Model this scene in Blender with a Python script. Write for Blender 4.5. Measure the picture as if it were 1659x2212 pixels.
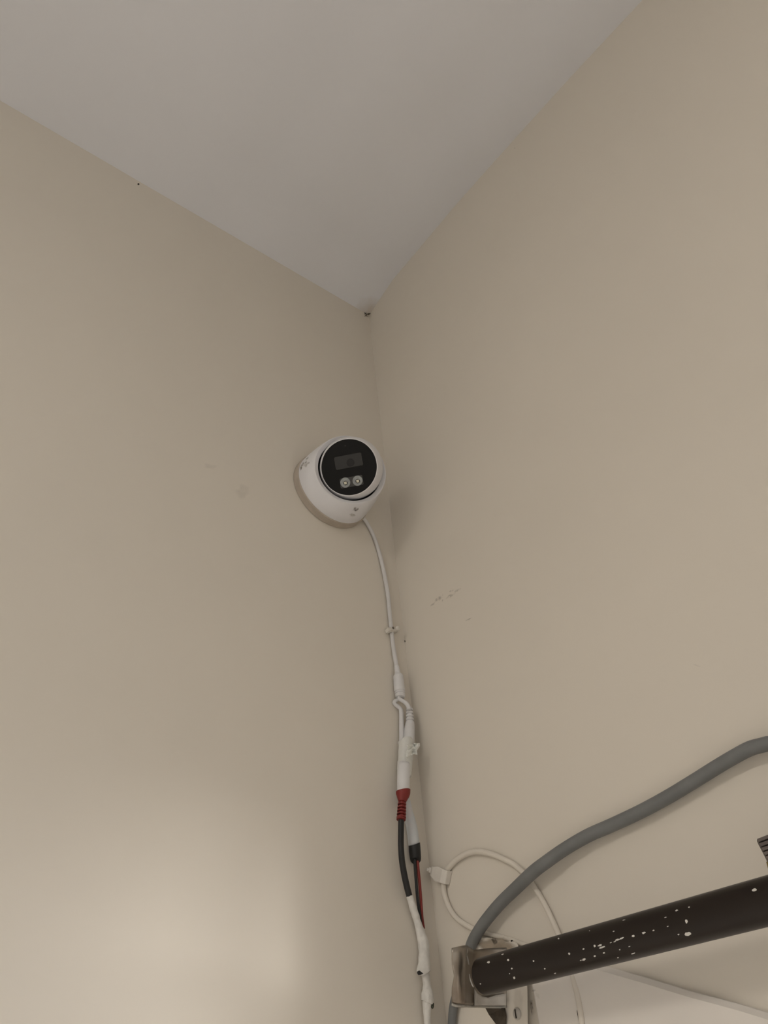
import bpy, bmesh, math, random
from mathutils import Vector, Matrix, noise
from mathutils.bvhtree import BVHTree

random.seed(7)
for o in list(bpy.data.objects):
    bpy.data.objects.remove(o)
scn = bpy.context.scene
COL = scn.collection

# ------------------------------------------------------------------ camera
# room corner under the ceiling = (0, 0, H); left wall x = 0, right wall y = 0
H = 3.0
F = 1650.0                       # focal length in pixels of the 1659 x 2212 frame
CX, CY = 829.5, 1106.0
ROT = Matrix(((0.6067582384775039, 0.5373072866221225, 0.5857860699798594),
              (0.7908920515041469, -0.3342939843150261, -0.5125790621146622),
              (-0.07958770575433334, 0.7743051154380665, -0.6277876912613084)))
CAM = Vector((0.5203460337924931, -0.4654667412069543, H - 0.9388720455666995))
cam_data = bpy.data.cameras.new('camera')
cam_data.sensor_fit = 'VERTICAL'
cam_data.sensor_height = 36.0
cam_data.lens = F / 2212.0 * 36.0
cam_data.clip_start = 0.01
cam = bpy.data.objects.new('camera', cam_data)
cam.matrix_world = Matrix.Translation(CAM) @ ROT.to_4x4()
COL.objects.link(cam)
scn.camera = cam

# ------------------------------------------------------------------ world, lights, exposure
scn.view_settings.view_transform = 'Standard'
scn.view_settings.look = 'None'
scn.view_settings.gamma = 1.0
scn.view_settings.use_curve_mapping = False
scn.view_settings.exposure = 0.14

world = bpy.data.worlds.new('daylight')
scn.world = world
world.use_nodes = True
wn = world.node_tree
wn.nodes.clear()
w_out = wn.nodes.new('ShaderNodeOutputWorld')
w_bg = wn.nodes.new('ShaderNodeBackground')
w_geo = wn.nodes.new('ShaderNodeTexCoord')
w_sep = wn.nodes.new('ShaderNodeSeparateXYZ')
w_ramp = wn.nodes.new('ShaderNodeValToRGB')
w_map = wn.nodes.new('ShaderNodeMapRange')
w_map.inputs[1].default_value = -1.0
w_map.inputs[2].default_value = 1.0
wn.links.new(w_geo.outputs['Generated'], w_sep.inputs[0])
wn.links.new(w_sep.outputs['Z'], w_map.inputs[0])
wn.links.new(w_map.outputs[0], w_ramp.inputs[0])
w_ramp.color_ramp.elements[0].position = 0.46
w_ramp.color_ramp.elements[0].color = (0.08, 0.082, 0.08, 1)      # ground outside
w_ramp.color_ramp.elements[1].position = 0.52
w_ramp.color_ramp.elements[1].color = (0.88, 0.91, 0.97, 1)       # overcast sky
wn.links.new(w_ramp.outputs[0], w_bg.inputs[0])
w_bg.inputs[1].default_value = 9.0
wn.links.new(w_bg.outputs[0], w_out.inputs[0])

# windows: (x0, x1, z0, z1) in the right wall
WIN_R = (0.48, 1.85, 1.25, 2.29)
ROOM_X, ROOM_Y = 3.4, -3.6
WIN_C = (1.5, 2.6, 1.0, 2.05)             # (x0, x1, z0, z1) in the back wall, added to light the right wall
WIN_B = (-2.6, -1.5, 1.0, 2.05)       # (y0, y1, z0, z1) in the wall facing the left wall, added to light it


def area_light(name, loc, rot, sx, sy, power, color, portal=False, shape='RECTANGLE'):
    d = bpy.data.lights.new(name, 'AREA')
    d.shape = shape
    d.size = sx
    d.size_y = sy
    d.energy = power
    d.color = color
    if portal:
        d.cycles.is_portal = True
    o = bpy.data.objects.new(name, d)
    o.location = loc
    o.rotation_euler = rot
    COL.objects.link(o)
    return o


area_light('window_portal', ((WIN_R[0] + WIN_R[1]) / 2, 0.21, (WIN_R[2] + WIN_R[3]) / 2),
           (math.radians(-90), 0, 0), WIN_R[1] - WIN_R[0], WIN_R[3] - WIN_R[2], 1, (1, 1, 1), True)
area_light('window_portal', (ROOM_X + 0.21, (WIN_B[0] + WIN_B[1]) / 2, (WIN_B[2] + WIN_B[3]) / 2),
           (math.radians(90), 0, math.radians(90)), WIN_B[1] - WIN_B[0], WIN_B[3] - WIN_B[2], 1, (1, 1, 1), True)
area_light('window_portal', ((WIN_C[0] + WIN_C[1]) / 2, ROOM_Y - 0.21, (WIN_C[2] + WIN_C[3]) / 2),
           (math.radians(90), 0, 0), WIN_C[1] - WIN_C[0], WIN_C[3] - WIN_C[2], 1, (1, 1, 1), True)
sun_data = bpy.data.lights.new('hazy_sun', 'SUN')          # low hazy sun through the window beside the pole
sun_data.energy = 1.1
sun_data.angle = math.radians(6.5)
sun_data.color = (1.0, 0.97, 0.92)
sun = bpy.data.objects.new('hazy_sun', sun_data)
sun.rotation_euler = Vector((-1.0, -0.25, -0.03)).to_track_quat('-Z', 'Y').to_euler()
COL.objects.link(sun)
LAMP_POS = Vector((0.60, -1.65, H - 0.16))
LAMP_POWER = 6.8


# ------------------------------------------------------------------ picking helpers
def ray(px, py):
    v = ROT @ Vector(((px - CX) / F, -(py - CY) / F, -1.0))
    return v.normalized()


def on_plane(px, py, p0, n):
    v = ray(px, py)
    return CAM + v * ((p0 - CAM).dot(n) / v.dot(n))


def on_left(px, py, x=0.0):
    return on_plane(px, py, Vector((x, 0, 0)), Vector((1, 0, 0)))


def on_right(px, py, y=0.0):
    return on_plane(px, py, Vector((0, y, 0)), Vector((0, 1, 0)))


FWD = ROT @ Vector((0, 0, -1))


def mm(P, wpx):
    """radius in metres of something wpx pixels wide at P"""
    return 0.5 * wpx * (P - CAM).dot(FWD) / F


# ------------------------------------------------------------------ materials
def nodes_of(name):
    m = bpy.data.materials.new(name)
    m.use_nodes = True
    nt = m.node_tree
    b = nt.nodes['Principled BSDF']
    return m, nt, b


def mat(name, col, rough=0.5, metal=0.0, var=0.06, scale=40.0, bump=0.05, bscale=300.0, col2=None, spec=0.5, coat=0.0, stretch=None):
    m, nt, b = nodes_of(name)
    tc = nt.nodes.new('ShaderNodeTexCoord')
    src = tc.outputs['Object']
    if stretch:
        mp = nt.nodes.new('ShaderNodeMapping')
        mp.inputs['Scale'].default_value = stretch
        nt.links.new(src, mp.inputs[0])
        src = mp.outputs[0]
    n = nt.nodes.new('ShaderNodeTexNoise')
    n.inputs['Scale'].default_value = scale
    n.inputs['Detail'].default_value = 5
    nt.links.new(src, n.inputs['Vector'])
    r = nt.nodes.new('ShaderNodeValToRGB')
    c2 = col2 if col2 else tuple(c * (1 - var) for c in col)
    r.color_ramp.elements[0].position = 0.35
    r.color_ramp.elements[0].color = (*c2, 1)
    r.color_ramp.elements[1].position = 0.65
    r.color_ramp.elements[1].color = (*col, 1)
    nt.links.new(n.outputs['Fac'], r.inputs[0])
    nt.links.new(r.outputs[0], b.inputs['Base Color'])
    b.inputs['Roughness'].default_value = rough
    b.inputs['Metallic'].default_value = metal
    b.inputs['Specular IOR Level'].default_value = spec
    b.inputs['Coat Weight'].default_value = coat
    if bump:
        n2 = nt.nodes.new('ShaderNodeTexNoise')
        n2.inputs['Scale'].default_value = bscale
        n2.inputs['Detail'].default_value = 4
        nt.links.new(src, n2.inputs['Vector'])
        bp = nt.nodes.new('ShaderNodeBump')
        bp.inputs['Strength'].default_value = bump
        bp.inputs['Distance'].default_value = 0.002
        nt.links.new(n2.outputs['Fac'], bp.inputs['Height'])
        nt.links.new(bp.outputs[0], b.inputs['Normal'])
    return m


def stain_mat(name, col, density, scale=220.0, lo=0.42, hi=0.62):
    """broken, partly see-through dirt"""
    m, nt, b = nodes_of(name)
    b.inputs['Base Color'].default_value = (*col, 1)
    b.inputs['Roughness'].default_value = 0.8
    tc = nt.nodes.new('ShaderNodeTexCoord')
    n = nt.nodes.new('ShaderNodeTexNoise')
    n.inputs['Scale'].default_value = scale
    n.inputs['Detail'].default_value = 4
    nt.links.new(tc.outputs['Object'], n.inputs['Vector'])
    mr = nt.nodes.new('ShaderNodeMapRange')
    mr.inputs[1].default_value = lo
    mr.inputs[2].default_value = hi
    mr.inputs[3].default_value = 0.0
    mr.inputs[4].default_value = density
    nt.links.new(n.outputs['Fac'], mr.inputs[0])
    at = nt.nodes.new('ShaderNodeAttribute')
    at.attribute_name = 'edge'
    ml = nt.nodes.new('ShaderNodeMath')
    ml.operation = 'MULTIPLY'
    nt.links.new(mr.outputs[0], ml.inputs[0])
    nt.links.new(at.outputs['Fac'], ml.inputs[1])
    nt.links.new(ml.outputs[0], b.inputs['Alpha'])
    return m


CREAM = (0.80, 0.745, 0.662)
M = {}
M['wall'] = mat('cream_wall_paint', CREAM, 0.55, var=0.03, scale=3.0, bump=0.04, bscale=60, spec=0.35)
M['ceiling'] = mat('white_ceiling_paint', (0.84, 0.845, 0.88), 0.7, var=0.03, scale=3.0, bump=0.04, bscale=70, spec=0.3)
cn = M['ceiling'].node_tree
cb = cn.nodes['Principled BSDF']
base_sock = cb.inputs['Base Color'].links[0].from_socket
tcn = cn.nodes.new('ShaderNodeTexCoord')
dst = cn.nodes.new('ShaderNodeVectorMath')
dst.operation = 'DISTANCE'
dst.inputs[1].default_value = (0, 0, H)
nz = cn.nodes.new('ShaderNodeTexNoise')
nz.inputs['Scale'].default_value = 45
mr = cn.nodes.new('ShaderNodeMapRange')
mr.inputs[1].default_value = 0.016
mr.inputs[2].default_value = 0.044
mr.inputs[3].default_value = 0.85
mr.inputs[4].default_value = 0.0
ad = cn.nodes.new('ShaderNodeMath')
ad.operation = 'MULTIPLY_ADD'
ad.inputs[1].default_value = 0.03
mx = cn.nodes.new('ShaderNodeMix')
mx.data_type = 'RGBA'
mx.inputs['B'].default_value = (0.62, 0.55, 0.47, 1)      # wall paint carried over the ceiling in the corner
cn.links.new(tcn.outputs['Object'], dst.inputs[0])
cn.links.new(tcn.outputs['Object'], nz.inputs['Vector'])
cn.links.new(nz.outputs['Fac'], ad.inputs[0])
cn.links.new(dst.outputs['Value'], ad.inputs[2])
cn.links.new(ad.outputs[0], mr.inputs[0])
cn.links.new(mr.outputs[0], mx.inputs['Factor'])
cn.links.new(base_sock, mx.inputs['A'])
cn.links.new(mx.outputs['Result'], cb.inputs['Base Color'])
M['plaster'] = mat('pale_plaster', (0.86, 0.815, 0.765), 0.55, var=0.05, scale=12, bump=0.06, bscale=90, spec=0.3)
M['floor'] = mat('floor_tile', (0.62, 0.57, 0.5), 0.4, var=0.1, scale=6)
M['white_plastic'] = mat('white_plastic', (0.80, 0.795, 0.82), 0.38, var=0.02, scale=60, bump=0.0)
M['ring'] = mat('beige_ring', (0.52, 0.455, 0.385), 0.55, var=0.12, scale=90, bump=0.03)
M['face'] = mat('black_glass', (0.005, 0.005, 0.005), 0.3, var=0.1, bump=0.0, spec=0.2)
M['lens_window'] = mat('smoked_window', (0.022, 0.022, 0.022), 0.35, var=0.1, bump=0.0)
M['recess'] = mat('dark_recess', (0.01, 0.01, 0.011), 0.6, bump=0)
M['led_panel'] = mat('led_panel', (0.05, 0.05, 0.05), 0.3, bump=0)
M['reflector'] = mat('led_reflector', (0.34, 0.36, 0.36), 0.28, metal=0.5, var=0.2, scale=300, bump=0)
M['chip'] = mat('led_chip', (0.85, 0.82, 0.68), 0.5, var=0.02, bump=0)
M['cord'] = mat('white_cord', (0.74, 0.73, 0.73), 0.45, var=0.05, scale=120, bump=0.03)
M['sleeve'] = mat('pale_sleeve', (0.78, 0.775, 0.79), 0.4, var=0.05, scale=80, bump=0.02)
M['bluish'] = mat('bluish_sleeve', (0.62, 0.67, 0.70), 0.4, var=0.05, scale=80, bump=0.02, col2=(0.69, 0.67, 0.68))
M['tape'] = mat('white_tape', (0.82, 0.82, 0.79), 0.4, var=0.07, scale=150, bump=0.35, bscale=260)
M['flap'] = mat('fresh_white_tape', (0.9, 0.91, 0.87), 0.35, var=0.04, scale=150, bump=0.2, bscale=260)  # whiter than the wrap: brightness of the lit flap put into the colour
M['dirty_tape'] = mat('dirty_white_tape', (0.82, 0.80, 0.76), 0.45, var=0.14, scale=120, bump=0.45, bscale=240)
M['red'] = mat('red_rubber', (0.23, 0.022, 0.018), 0.5, var=0.15, bump=0.03)
M['red_wire'] = mat('red_wire', (0.24, 0.025, 0.018), 0.45, var=0.1, bump=0.0)
M['black'] = mat('black_rubber', (0.012, 0.012, 0.013), 0.5, var=0.2, bump=0.03)
M['grey_cable'] = mat('grey_cable', (0.20, 0.205, 0.208), 0.55, var=0.12, scale=60, bump=0.05)
M['cream_cable'] = mat('cream_painted_cable', (0.80, 0.745, 0.665), 0.5, var=0.05, scale=80, bump=0.05)
M['clip'] = mat('cream_clip', (0.80, 0.76, 0.70), 0.5, var=0.06, scale=120, bump=0.05)
M['nail'] = mat('steel_nail', (0.16, 0.14, 0.12), 0.4, metal=0.7, bump=0)
M['pole'] = mat('dark_brown_pole', (0.016, 0.011, 0.0088), 0.32, var=0.3, scale=40, bump=0.12, bscale=60,
                col2=(0.021, 0.0145, 0.011), stretch=(0.08, 1, 1), spec=0.25)
M['speck'] = mat('white_paint_speck', (0.72, 0.70, 0.66), 0.6, var=0.1, bump=0)
M['steel'] = mat('grimy_steel', (0.40, 0.365, 0.32), 0.34, metal=0.85, var=0.4, scale=28, bump=0.10, bscale=120,
                 col2=(0.24, 0.195, 0.155))
M['steel_edge'] = mat('bare_steel', (0.5, 0.48, 0.44), 0.4, metal=0.6, var=0.3, scale=90, bump=0.05)
M['painted_steel'] = mat('paint_smeared_steel', (0.56, 0.53, 0.49), 0.5, var=0.4, scale=55, bump=0.2, bscale=150,
                         col2=(0.36, 0.33, 0.29))
M['dark_metal'] = mat('rusty_dark_metal', (0.10, 0.08, 0.06), 0.6, metal=0.3, var=0.5, scale=80, bump=0.2)
M['weathered'] = mat('weathered_wood', (0.20, 0.17, 0.15), 0.6, var=0.5, scale=60, bump=0.3, col2=(0.10, 0.08, 0.075),
                     stretch=(0.15, 1, 1))
M['ochre'] = mat('ochre_putty', (0.30, 0.22, 0.07), 0.7, var=0.3, scale=90)
M['green'] = mat('dark_green_tip', (0.045, 0.05, 0.03), 0.6, var=0.3)
M['frame'] = mat('window_frame_paint', (0.5, 0.45, 0.38), 0.5, var=0.1)
M['dust'] = mat('dust', (0.12, 0.10, 0.075), 0.9, var=0.4, scale=400)
M['scuff'] = stain_mat('scuff_dirt', (0.34, 0.29, 0.23), 0.42, 260, 0.40, 0.66)
M['faint'] = stain_mat('faint_dirt', (0.50, 0.45, 0.37), 0.13, 60, 0.1, 0.8)
M['grime'] = stain_mat('dark_grime', (0.10, 0.075, 0.055), 0.85, 160, 0.35, 0.6)  # dirt, and the painted shade of the gap beside the base plate
M['plate_grime'] = stain_mat('brown_grime', (0.42, 0.35, 0.27), 0.9, 70, 0.0, 0.5)
M['hole'] = mat('hole_dark', (0.03, 0.024, 0.018), 0.9, bump=0)
M['beige_smear'] = stain_mat('beige_overpaint', (0.60, 0.54, 0.46), 0.6, 60, 0.05, 0.4)
M['logo'] = stain_mat('worn_print', (0.27, 0.235, 0.19), 0.7, 500, 0.3, 0.55)
M['logo_pale'] = stain_mat('worn_tan_print', (0.50, 0.45, 0.38), 0.45, 300, 0.2, 0.6)
M['soot'] = stain_mat('brown_smudge', (0.16, 0.11, 0.08), 0.7, 300, 0.3, 0.6)  # small brown patch low on the housing
mlamp, lnt, lb = nodes_of('lamp_glow')
lb.inputs['Emission Color'].default_value = (1, 0.9, 0.76, 1)
lb.inputs['Emission Strength'].default_value = 2.0


# ------------------------------------------------------------------ object helpers
def link(name, me, m, parent=None, smooth=True):
    o = bpy.data.objects.new(name, me)
    COL.objects.link(o)
    if m is not None:
        me.materials.append(m)
    if parent is not None:
        o.parent = parent
    if smooth:
        for p in me.polygons:
            p.use_smooth = True
    return o


def tag(o, label, cat, group=None):
    o['label'] = label
    o['category'] = cat
    if group:
        o['group'] = group
    return o


def struct(o, label=None):
    o['kind'] = 'structure'
    if label:
        o['label'] = label
    return o


def thing(name, label, cat, loc, group=None):
    o = bpy.data.objects.new(name, None)
    o.empty_display_size = 0.02
    o.location = loc
    COL.objects.link(o)
    bpy.context.view_layer.update()
    return tag(o, label, cat, group)


def child(name, me, m, root, smooth=True, parent=None):
    """mesh given in world coordinates, parented so that it stays put"""
    off = root.location.copy()
    for v in me.vertices:
        v.co -= off
    return link(name, me, m, parent if parent is not None else root, smooth)


def mesh(name, verts, faces):
    me = bpy.data.meshes.new(name)
    me.from_pydata([tuple(v) for v in verts], [], faces)
    me.validate()
    bm = bmesh.new()
    bm.from_mesh(me)
    bmesh.ops.recalc_face_normals(bm, faces=bm.faces)
    bm.to_mesh(me)
    bm.free()
    return me


def box_me(name, c, sx, sy, sz, bevel=0.0, rot=None):
    bm = bmesh.new()
    bmesh.ops.create_cube(bm, size=1.0)
    for v in bm.verts:
        v.co = Vector((v.co.x * sx, v.co.y * sy, v.co.z * sz))
    if bevel:
        bmesh.ops.bevel(bm, geom=bm.edges[:], offset=bevel, segments=2, affect='EDGES')
    for v in bm.verts:
        if rot is not None:
            v.co = rot @ v.co
        v.co += c
    me = bpy.data.meshes.new(name)
    bm.to_mesh(me)
    bm.free()
    return me


def catmull(pts, vals, n):
    """smooth a polyline of points with a value each"""
    P, V = [], []
    for i in range(len(pts) - 1):
        p0, p1 = pts[max(i - 1, 0)], pts[i]
        p2, p3 = pts[i + 1], pts[min(i + 2, len(pts) - 1)]
        for k in range(n):
            t = k / n
            a = 2 * p1 + (p2 - p0) * t + (2 * p0 - 5 * p1 + 4 * p2 - p3) * t * t + (3 * p1 - p0 - 3 * p2 + p3) * t ** 3
            P.append(a * 0.5)
            V.append(vals[i] + (vals[i + 1] - vals[i]) * t)
    P.append(pts[-1].copy())
    V.append(vals[-1])
    return P, V


def sweep(name, pts, radii, seg=20, flat=1.0, flat_dir=None, jitter=0.0, caps=True):
    """tube of changing radius along pts; flat < 1 squashes it along flat_dir"""
    verts, faces = [], []
    n = len(pts)
    up = Vector((0.31, 0.27, 0.91)).normalized()
    t0 = (pts[1] - pts[0]).normalized()
    e1 = up.cross(t0).normalized()
    for i in range(n):
        t = (pts[min(i + 1, n - 1)] - pts[max(i - 1, 0)])
        t = t.normalized() if t.length > 1e-9 else t0
        e1 = (e1 - t * e1.dot(t)).normalized()
        e2 = t.cross(e1)
        for k in range(seg):
            a = 2 * math.pi * k / seg
            d = e1 * math.cos(a) + e2 * math.sin(a)
            r = radii[i]
            if jitter:
                r *= 1 + jitter * noise.noise((pts[i] + d * r) * 260.0)
            q = d * r
            if flat != 1.0:
                q -= flat_dir * q.dot(flat_dir) * (1 - flat)
            verts.append(pts[i] + q)
    for i in range(n - 1):
        for k in range(seg):
            a, b = i * seg + k, i * seg + (k + 1) % seg
            faces.append((a, b, b + seg, a + seg))
    if caps:
        verts.append(pts[0])
        verts.append(pts[-1])
        c0, c1 = n * seg, n * seg + 1
        for k in range(seg):
            faces.append((c0, (k + 1) % seg, k))
            faces.append((c1, (n - 1) * seg + k, (n - 1) * seg + (k + 1) % seg))
    return mesh(name, verts, faces)


def auto_smooth(o, deg=35):
    """flat creases where faces meet sharply"""
    me = o.data
    bm = bmesh.new()
    bm.from_mesh(me)
    lim = math.radians(deg)
    for e in bm.edges:
        e.smooth = not (len(e.link_faces) == 2 and e.calc_face_angle(0) > lim)
    bm.to_mesh(me)
    bm.free()
    return o


def lathe(name, c, axis, prof, seg=64, close=False):
    """prof: list of (along, radius) about axis from c"""
    axis = axis.normalized()
    e1 = axis.orthogonal().normalized()
    e2 = axis.cross(e1)
    verts, faces = [], []
    for (h, r) in prof:
        for k in range(seg):
            a = 2 * math.pi * k / seg
            verts.append(c + axis * h + (e1 * math.cos(a) + e2 * math.sin(a)) * max(r, 1e-5))
    for i in range(len(prof) - 1):
        for k in range(seg):
            a, b = i * seg + k, i * seg + (k + 1) % seg
            faces.append((a, b, b + seg, a + seg))
    faces.append(tuple(range(seg)))
    faces.append(tuple(range((len(prof) - 1) * seg, len(prof) * seg)))
    return mesh(name, verts, faces)


def blob(cx, cy, rx, ry, ang=0.0, n=18, rough=0.25, seed=0):
    """ragged outline in photo pixels"""
    out = []
    ca, sa = math.cos(ang), math.sin(ang)
    for k in range(n):
        a = 2 * math.pi * k / n
        w = 1 + rough * noise.noise(Vector((math.cos(a) * 1.7 + seed * 3.1, math.sin(a) * 1.7, seed * 1.3)))*1.6
        u, v = rx * math.cos(a) * w, ry * math.sin(a) * w
        out.append((cx + u * ca - v * sa, cy + u * sa + v * ca))
    return out


def patch_me(name, outline, hit, lift=0.00015, rings=4):
    """thin mark lying on a surface; hit(px, py) -> (point, normal)"""
    n = len(outline)
    cx = sum(p[0] for p in outline) / n
    cy = sum(p[1] for p in outline) / n
    verts, faces, edge = [], [], []
    P, N = hit(cx, cy)
    verts.append(P + N * lift)
    edge.append(1.0)
    for r in range(1, rings + 1):
        s = r / rings
        for (x, y) in outline:
            P, N = hit(cx + (x - cx) * s, cy + (y - cy) * s)
            verts.append(P + N * lift)
            edge.append(1.0 if s < 0.6 else (1 - s) / 0.4)
    for k in range(n):
        faces.append((0, 1 + k, 1 + (k + 1) % n))
    for r in range(rings - 1):
        for k in range(n):
            a, b = 1 + r * n + k, 1 + r * n + (k + 1) % n
            faces.append((a, a + n, b + n, b))
    me = bpy.data.meshes.new(name)
    me.from_pydata([tuple(v) for v in verts], [], faces)
    at = me.attributes.new('edge', 'FLOAT', 'POINT')
    for i, e in enumerate(edge):
        at.data[i].value = e
    return me


def hit_left(px, py):
    return on_left(px, py), Vector((1, 0, 0))


def hit_right(px, py):
    return on_right(px, py), Vector((0, -1, 0))


def hit_ceiling(px, py):
    return on_plane(px, py, Vector((0, 0, H)), Vector((0, 0, 1))), Vector((0, 0, -1))


def hit_mesh(o):
    bpy.context.view_layer.update()
    mw = o.matrix_world
    vs = [mw @ v.co for v in o.data.vertices]
    bv = BVHTree.FromPolygons(vs, [tuple(p.vertices) for p in o.data.polygons])
    def h(px, py):
        v = ray(px, py)
        loc, nor, idx, d = bv.ray_cast(CAM, v)
        if loc is None:
            loc, nor, idx, d = bv.find_nearest(CAM + v * (vs[0] - CAM).length)
        if nor.dot(v) > 0:
            nor = -nor
        return loc, nor
    return h


# ------------------------------------------------------------------ the room
# right wall's ceiling line sags and rises a little: heights picked along it
edge_pts = [(0.0, 0.0)]
for (px, py) in ((850, 602), (886, 560), (990, 436), (1100, 313), (1240, 158), (1386, 2)):
    P = on_right(px, py)
    edge_pts.append((P.x, P.z - H))
edge_pts.append((ROOM_X, edge_pts[-1][1]))


def rise(x, y):
    for (a, ga), (b, gb) in zip(edge_pts, edge_pts[1:]):
        if a <= x <= b:
            g = ga + (gb - ga) * (x - a) / (b - a)
            return g * max(0.0, 1 + y / 0.45)
    return 0.0


xs = [0.0, 0.02, 0.04, 0.06, 0.09, 0.12, 0.16, 0.2, 0.26, 0.32, 0.4, 0.5, 0.7, 1.2, 2.2, ROOM_X]
ys = [0.0, -0.06, -0.12, -0.2, -0.3, -0.45, -0.9, -1.8, ROOM_Y]
verts = [Vector((x, y, H + rise(x, y))) for y in ys for x in xs]
faces = []
for j in range(len(ys) - 1):
    for i in range(len(xs) - 1):
        a = j * len(xs) + i
        faces.append((a, a + 1, a + 1 + len(xs), a + len(xs)))
nb = len(verts)
for (x, y) in ((0, 0), (ROOM_X, 0), (ROOM_X, ROOM_Y), (0, ROOM_Y)):
    verts.append(Vector((x, y, H + 0.2)))
faces.append((nb, nb + 1, nb + 2, nb + 3))
ceiling = struct(link('ceiling', mesh('ceiling', verts, faces), M['ceiling']), 'flat white painted ceiling meeting two cream walls')

floor = struct(link('floor', box_me('floor', Vector((ROOM_X / 2, ROOM_Y / 2, -0.05)), ROOM_X, -ROOM_Y, 0.1), M['floor'], smooth=False))


def wall_frame(name, axis, pos, thick, a0, a1, hole, m):
    """wall on plane axis=pos, thickness away from the room, with a window hole (a, b, z0, z1) or none"""
    A = [a0, a1] if not hole else [a0, hole[0], hole[1], a1]
    Z = [0.0, H + 0.05] if not hole else [0.0, hole[2], hole[3], H + 0.05]
    verts, faces = [], []
    na, nz = len(A), len(Z)
    for d in (0.0, thick):
        for z in Z:
            for a in A:
                verts.append(Vector((a, pos + d, z)) if axis == 'y' else Vector((pos + d, a, z)))
    for s in range(2):
        for j in range(nz - 1):
            for i in range(na - 1):
                if hole and i == 1 and j == 1:
                    continue
                q = s * na * nz + j * na + i
                faces.append((q, q + 1, q + 1 + na, q + na))
    off = na * nz

    def rim(loop):
        for u, v in zip(loop, loop[1:] + loop[:1]):
            faces.append((u, v, v + off, u + off))
    rim([0, na - 1, na * nz - 1, na * (nz - 1)] if not hole else
        [0, 1, 2, 3, 7, 11, 15, 14, 13, 12, 8, 4])
    if hole:
        rim([5, 6, 10, 9])
    return link(name, mesh(name, verts, faces), m, smooth=False)


wall_left = struct(wall_frame('wall_left', 'x', 0.0, -0.2, ROOM_Y - 0.2, 0.0, None, M['wall']), 'plain cream painted wall carrying the security camera')
wall_right = struct(wall_frame('wall_right', 'y', 0.0, 0.2, 0.0, ROOM_X, WIN_R, M['wall']), 'cream painted wall behind the dark pole and grey cable')
wall_back = struct(wall_frame('wall_back', 'y', ROOM_Y, -0.2, 0.0, ROOM_X, WIN_C, M['wall']))
wall_front = struct(wall_frame('wall_front', 'x', ROOM_X, 0.2, ROOM_Y, 0.0, WIN_B, M['wall']))


def window(name, win, d, axis):
    a0, a1, z0, z1 = win

    def at(a, z):
        return Vector((a, d, z)) if axis == 'y' else Vector((d, a, z))

    def bar(nm, a, z, wa, wz, th):
        me = box_me(nm, at(a, z), wa if axis == 'y' else th, th if axis == 'y' else wa, wz, 0.003)
        child(nm, me, M['frame'], root, False)
    root = bpy.data.objects.new(name, None)
    root.location = at((a0 + a1) / 2, z0)
    COL.objects.link(root)
    struct(root)
    t = 0.04
    bar('sill_rail', (a0 + a1) / 2, z0 + t / 2, a1 - a0, t, 0.05)
    bar('head_rail', (a0 + a1) / 2, z1 - t / 2, a1 - a0, t, 0.05)
    for a in (a0 + t / 2, (a0 + a1) / 2, a1 - t / 2):
        bar('stile', a, (z0 + z1) / 2, t, z1 - z0 - 2 * t, 0.045)


window('window_1', WIN_R, 0.15, 'y')
window('window_2', WIN_B, ROOM_X + 0.15, 'x')  # unseen window, added to even out the light on the left wall
window('window_3', WIN_C, ROOM_Y - 0.15, 'y')  # unseen window, added as frontal light for the right wall

# raised plaster field under the pole, its top edge slanting down to the right
top = [(1146, 2066), (1240, 2068), (1312, 2087), (1400, 2112), (1500, 2142), (1600, 2168), (1659, 2186), (1800, 2232)]
poly = [on_right(*p) for p in top]
poly.append(Vector((0.47, 0.0, poly[-1].z - 0.35 * (0.47 - poly[-1].x))))
low = [Vector((p.x, 0.0, 1.0)) for p in poly]
n = len(poly)
verts = []
for lift, ins in ((0.0, 0.0), (-0.0035, 0.0), (-0.006, 0.003)):
    for p in poly:
        verts.append(p + Vector((ins if p is poly[0] else 0, lift, -ins)))
    for p in low:
        verts.append(p + Vector((ins if p is low[0] else 0, lift, 0)))
faces = []
for L in range(2):
    o1, o2 = L * 2 * n, (L + 1) * 2 * n
    for i in range(n - 1):
        faces.append((o1 + i, o1 + i + 1, o2 + i + 1, o2 + i))
    faces.append((o1, o1 + n, o2 + n, o2))
    faces.append((o1 + n - 1, o1 + 2 * n - 1, o2 + 2 * n - 1, o2 + n - 1))
    for i in range(n - 1):
        faces.append((o1 + n + i, o1 + n + i + 1, o2 + n + i + 1, o2 + n + i))
for i in range(n - 1):
    faces.append((4 * n + i, 4 * n + i + 1, 5 * n + i + 1, 5 * n + i))
trim = struct(link('trim_1', mesh('trim_1', verts, faces), M['plaster'], smooth=False), 'paler raised plaster below the dark pole with a slanting top edge')


# ------------------------------------------------------------------ security camera on the left wall
BC = Vector((0.0, -0.08727, H - 0.38704))
BR = 0.0468
XH = Vector((1, 0, 0))
BALL = on_left(759, 1011.5, 0.0435)
BALL_R = 0.034
to_cam = (CAM - BALL).normalized()
right_v, up_v = ROT @ Vector((1, 0, 0)), ROT @ Vector((0, 1, 0))
AX = (to_cam * 0.0156 - right_v * 0.0028 + up_v * 0.0013).normalized()
turret = thing('security_camera', 'white turret security camera with black face high on the left wall', 'camera', BC)

ring_prof = [(0.0002, BR - 0.001), (0.0006, BR), (0.0085, BR), (0.0092, BR - 0.0006), (0.0092, BR - 0.006)]
o = child('base_ring', lathe('base_ring', BC, XH, ring_prof, 96), M['ring'], turret)
auto_smooth(o)
o['label'] = 'thin dirty beige ring against the wall'

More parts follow.
